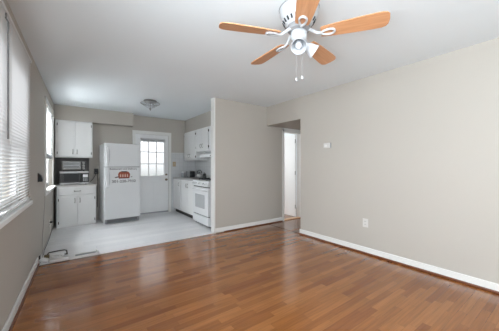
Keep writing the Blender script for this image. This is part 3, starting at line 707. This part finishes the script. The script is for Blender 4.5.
# ------------------------------------------------------------------ kitchen ceiling light
cl = empty('ceiling_light', (1.19, 4.82, H), 0, 'small chrome and cut glass ceiling light in the kitchen', 'ceiling light')
MB().lathe([(0, 0), (0.115, 0), (0.12, -0.012), (0.10, -0.035), (0, -0.036)], 32).build('ceiling_pan', M['chrome'], cl)
MB().lathe([(0.168, -0.048), (0.172, -0.056), (0.13, -0.085), (0.07, -0.125), (0.02, -0.145), (0.012, -0.145)], 32, cap=False).build('glass_shade', M['lampglass'], cl)
MB().lathe([(0.160, -0.044), (0.175, -0.046), (0.176, -0.056), (0.168, -0.058)], 32, cap=False).build('rim', M['steel'], cl)
MB().tube([(0, 0, -0.03), (0, 0, -0.15)], 0.006, 8).build('stem', M['chrome'], cl)
MB().lathe([(0, -0.145), (0.022, -0.148), (0.018, -0.162), (0.008, -0.168), (0.012, -0.178), (0, -0.19)], 16).build('finial', M['chrome'], cl)
for a in (0.4, 0.4+PI): MB().lathe([(0, -0.04), (0.014, -0.045), (0.03, -0.08), (0.022, -0.105), (0, -0.112)], 16, Matrix.Translation((0.06*math.cos(a), 0.06*math.sin(a), 0.0))).build('bulb', M['frost'], cl)

# ------------------------------------------------------------------ ceiling fan
FC = (1.423, 1.307)
fan = empty('ceiling_fan', (FC[0], FC[1], H), 0, 'white hugger ceiling fan with five oak blades and glass light shades', 'ceiling fan')
ZB = 2.22-H
MB().lathe([(0, 0), (0.145, 0), (0.150, -0.012), (0.148, -0.045), (0.142, -0.06), (0.136, -0.075), (0.125, -0.10), (0.108, -0.125), (0.09, -0.142), (0, -0.142)], 40).build('motor_housing', M['fanwhite'], fan)
MB().lathe([(0.151, -0.004), (0.1545, -0.010), (0.151, -0.016)], 40, cap=False).build('housing_band', M['appl2'], fan)
for k in range(22):
    a = 2*PI*k/22
    R = Matrix.Rotation(a, 4, 'Z') @ Matrix.Translation((0.118, 0, -0.1135)) @ Matrix.Rotation(math.radians(34), 4, 'Y')
    b = MB(); b.box(-0.0025, 0.0025, -0.006, 0.006, -0.015, 0.015)
    bmesh.ops.transform(b.bm, matrix=R, verts=b.bm.verts)
    b.build('vent_slot', M['slot'], fan)
MB().lathe([(0, -0.142), (0.082, -0.142), (0.085, -0.150), (0.085, -0.175), (0.075, -0.182), (0, -0.182)], 36).build('flywheel', M['appl2'], fan)
MB().lathe([(0, -0.182), (0.056, -0.183), (0.062, -0.192), (0.061, -0.235), (0.050, -0.252), (0.035, -0.258), (0, -0.258)], 36).build('switch_housing', M['fanwhite'], fan)
RB, R0, A0 = 0.617, 0.165, 5.269
blade_pts = []
n = 10
def blade_poly():
    top = [(R0, 0.046), (R0+0.03, 0.053), (0.30, 0.062), (0.42, 0.069), (0.52, 0.073), (0.575, 0.072), (0.600, 0.064), (RB-0.002, 0.045)]
    return top + [(RB+0.003, 0.0)] + [(x, -y) for x, y in top[::-1]]
for k in range(5):
    a = A0 + 2*PI*k/5
    Rm = Matrix.Rotation(a, 4, 'Z') @ Matrix.Translation((0, 0, ZB)) @ Matrix.Rotation(math.radians(-12), 4, 'X')
    bm_ = MB().prism(blade_poly(), 0.0, 0.007)
    bl = bm_.build('blade', M['blade'], fan)
    bl.matrix_local = Rm
    # blade iron: arm from hub, loop under the blade root, screws
    ir = MB()
    ir.tube([(0.070, 0, 0.048), (0.09, 0, 0.040), (0.115, 0, 0.020), (0.14, 0, 0.0), (0.17, 0, -0.006)], [0.012, 0.012, 0.011, 0.010, 0.010], 8)
    loop = [(0.165+0.055*(1-math.cos(q))*0.9, 0.032*math.sin(q)*(0.55+0.45*(1-math.cos(q))/2), -0.007) for q in [2*PI*i/24 for i in range(25)]]
    ir.tube(loop, 0.008, 8)
    io = ir.build('blade_iron', M['fanwhite'], bl)
    for sx, sy in ((0.255, 0.0), (0.225, 0.03), (0.225, -0.03)): MB().lathe([(0, -0.006), (0.006, -0.004), (0.006, 0.0)], 10, Matrix.Translation((sx, sy, 0)), cap=False).build('screw', M['chrome'], io)
# light kit
yaw = math.radians(36)
def camdir(th_):   # azimuth measured from the picture's right hand side, counter-clockwise seen from above
    return math.radians(th_) - yaw
MB().lathe([(0, -0.258), (0.034, -0.258), (0.040, -0.270), (0.036, -0.295), (0.014, -0.310), (0, -0.311)], 28).build('light_fitter', M['fanwhite'], fan)
for th_, tilt_ in ((258, 42), (8, 58)):
    a = camdir(th_)
    Ra = Matrix.Rotation(a, 4, 'Z')
    ar = MB().tube([(0.025, 0, -0.285), (0.045, 0, -0.282), (0.060, 0, -0.290)], 0.010, 8)
    bmesh.ops.transform(ar.bm, matrix=Ra, verts=ar.bm.verts)
    ao = ar.build('light_arm', M['fanwhite'], fan)
    Rs = Ra @ Matrix.Translation((0.050, 0, -0.284)) @ Matrix.Rotation(math.radians(-tilt_), 4, 'Y')
    MB().lathe([(0.018, 0.012), (0.022, 0.0), (0.022, -0.02), (0.0, -0.021)], 20, Rs).build('socket_cup', M['fanwhite'], ao)
    MB().lathe([(0.020, -0.004), (0.032, -0.016), (0.042, -0.040), (0.048, -0.065), (0.058, -0.090), (0.0555, -0.090), (0.045, -0.065), (0.039, -0.040), (0.029, -0.016)], 28, Rs, cap=False).build('lamp_shade', M['frost'], fan)
    MB().lathe([(0.0, -0.02), (0.014, -0.025), (0.028, -0.055), (0.022, -0.076), (0.0, -0.084)], 18, Rs).build('bulb', M['frost'], ao)
for th_, r_, zl in ((225, 0.035, -0.545), (310, 0.030, -0.530)):
    a = camdir(th_); x, y = r_*math.cos(a), r_*math.sin(a)
    pcx = MB().tube([(x, y, -0.285), (x, y, zl)], 0.0016, 6).build('pull_chain', M['appl2'], fan)
    MB().lathe([(0, zl), (0.005, zl-0.004), (0.009, zl-0.018), (0.007, zl-0.028), (0, zl-0.031)], 14, Matrix.Translation((x, y, 0))).build('chain_pull', M['fanwhite'], pcx)
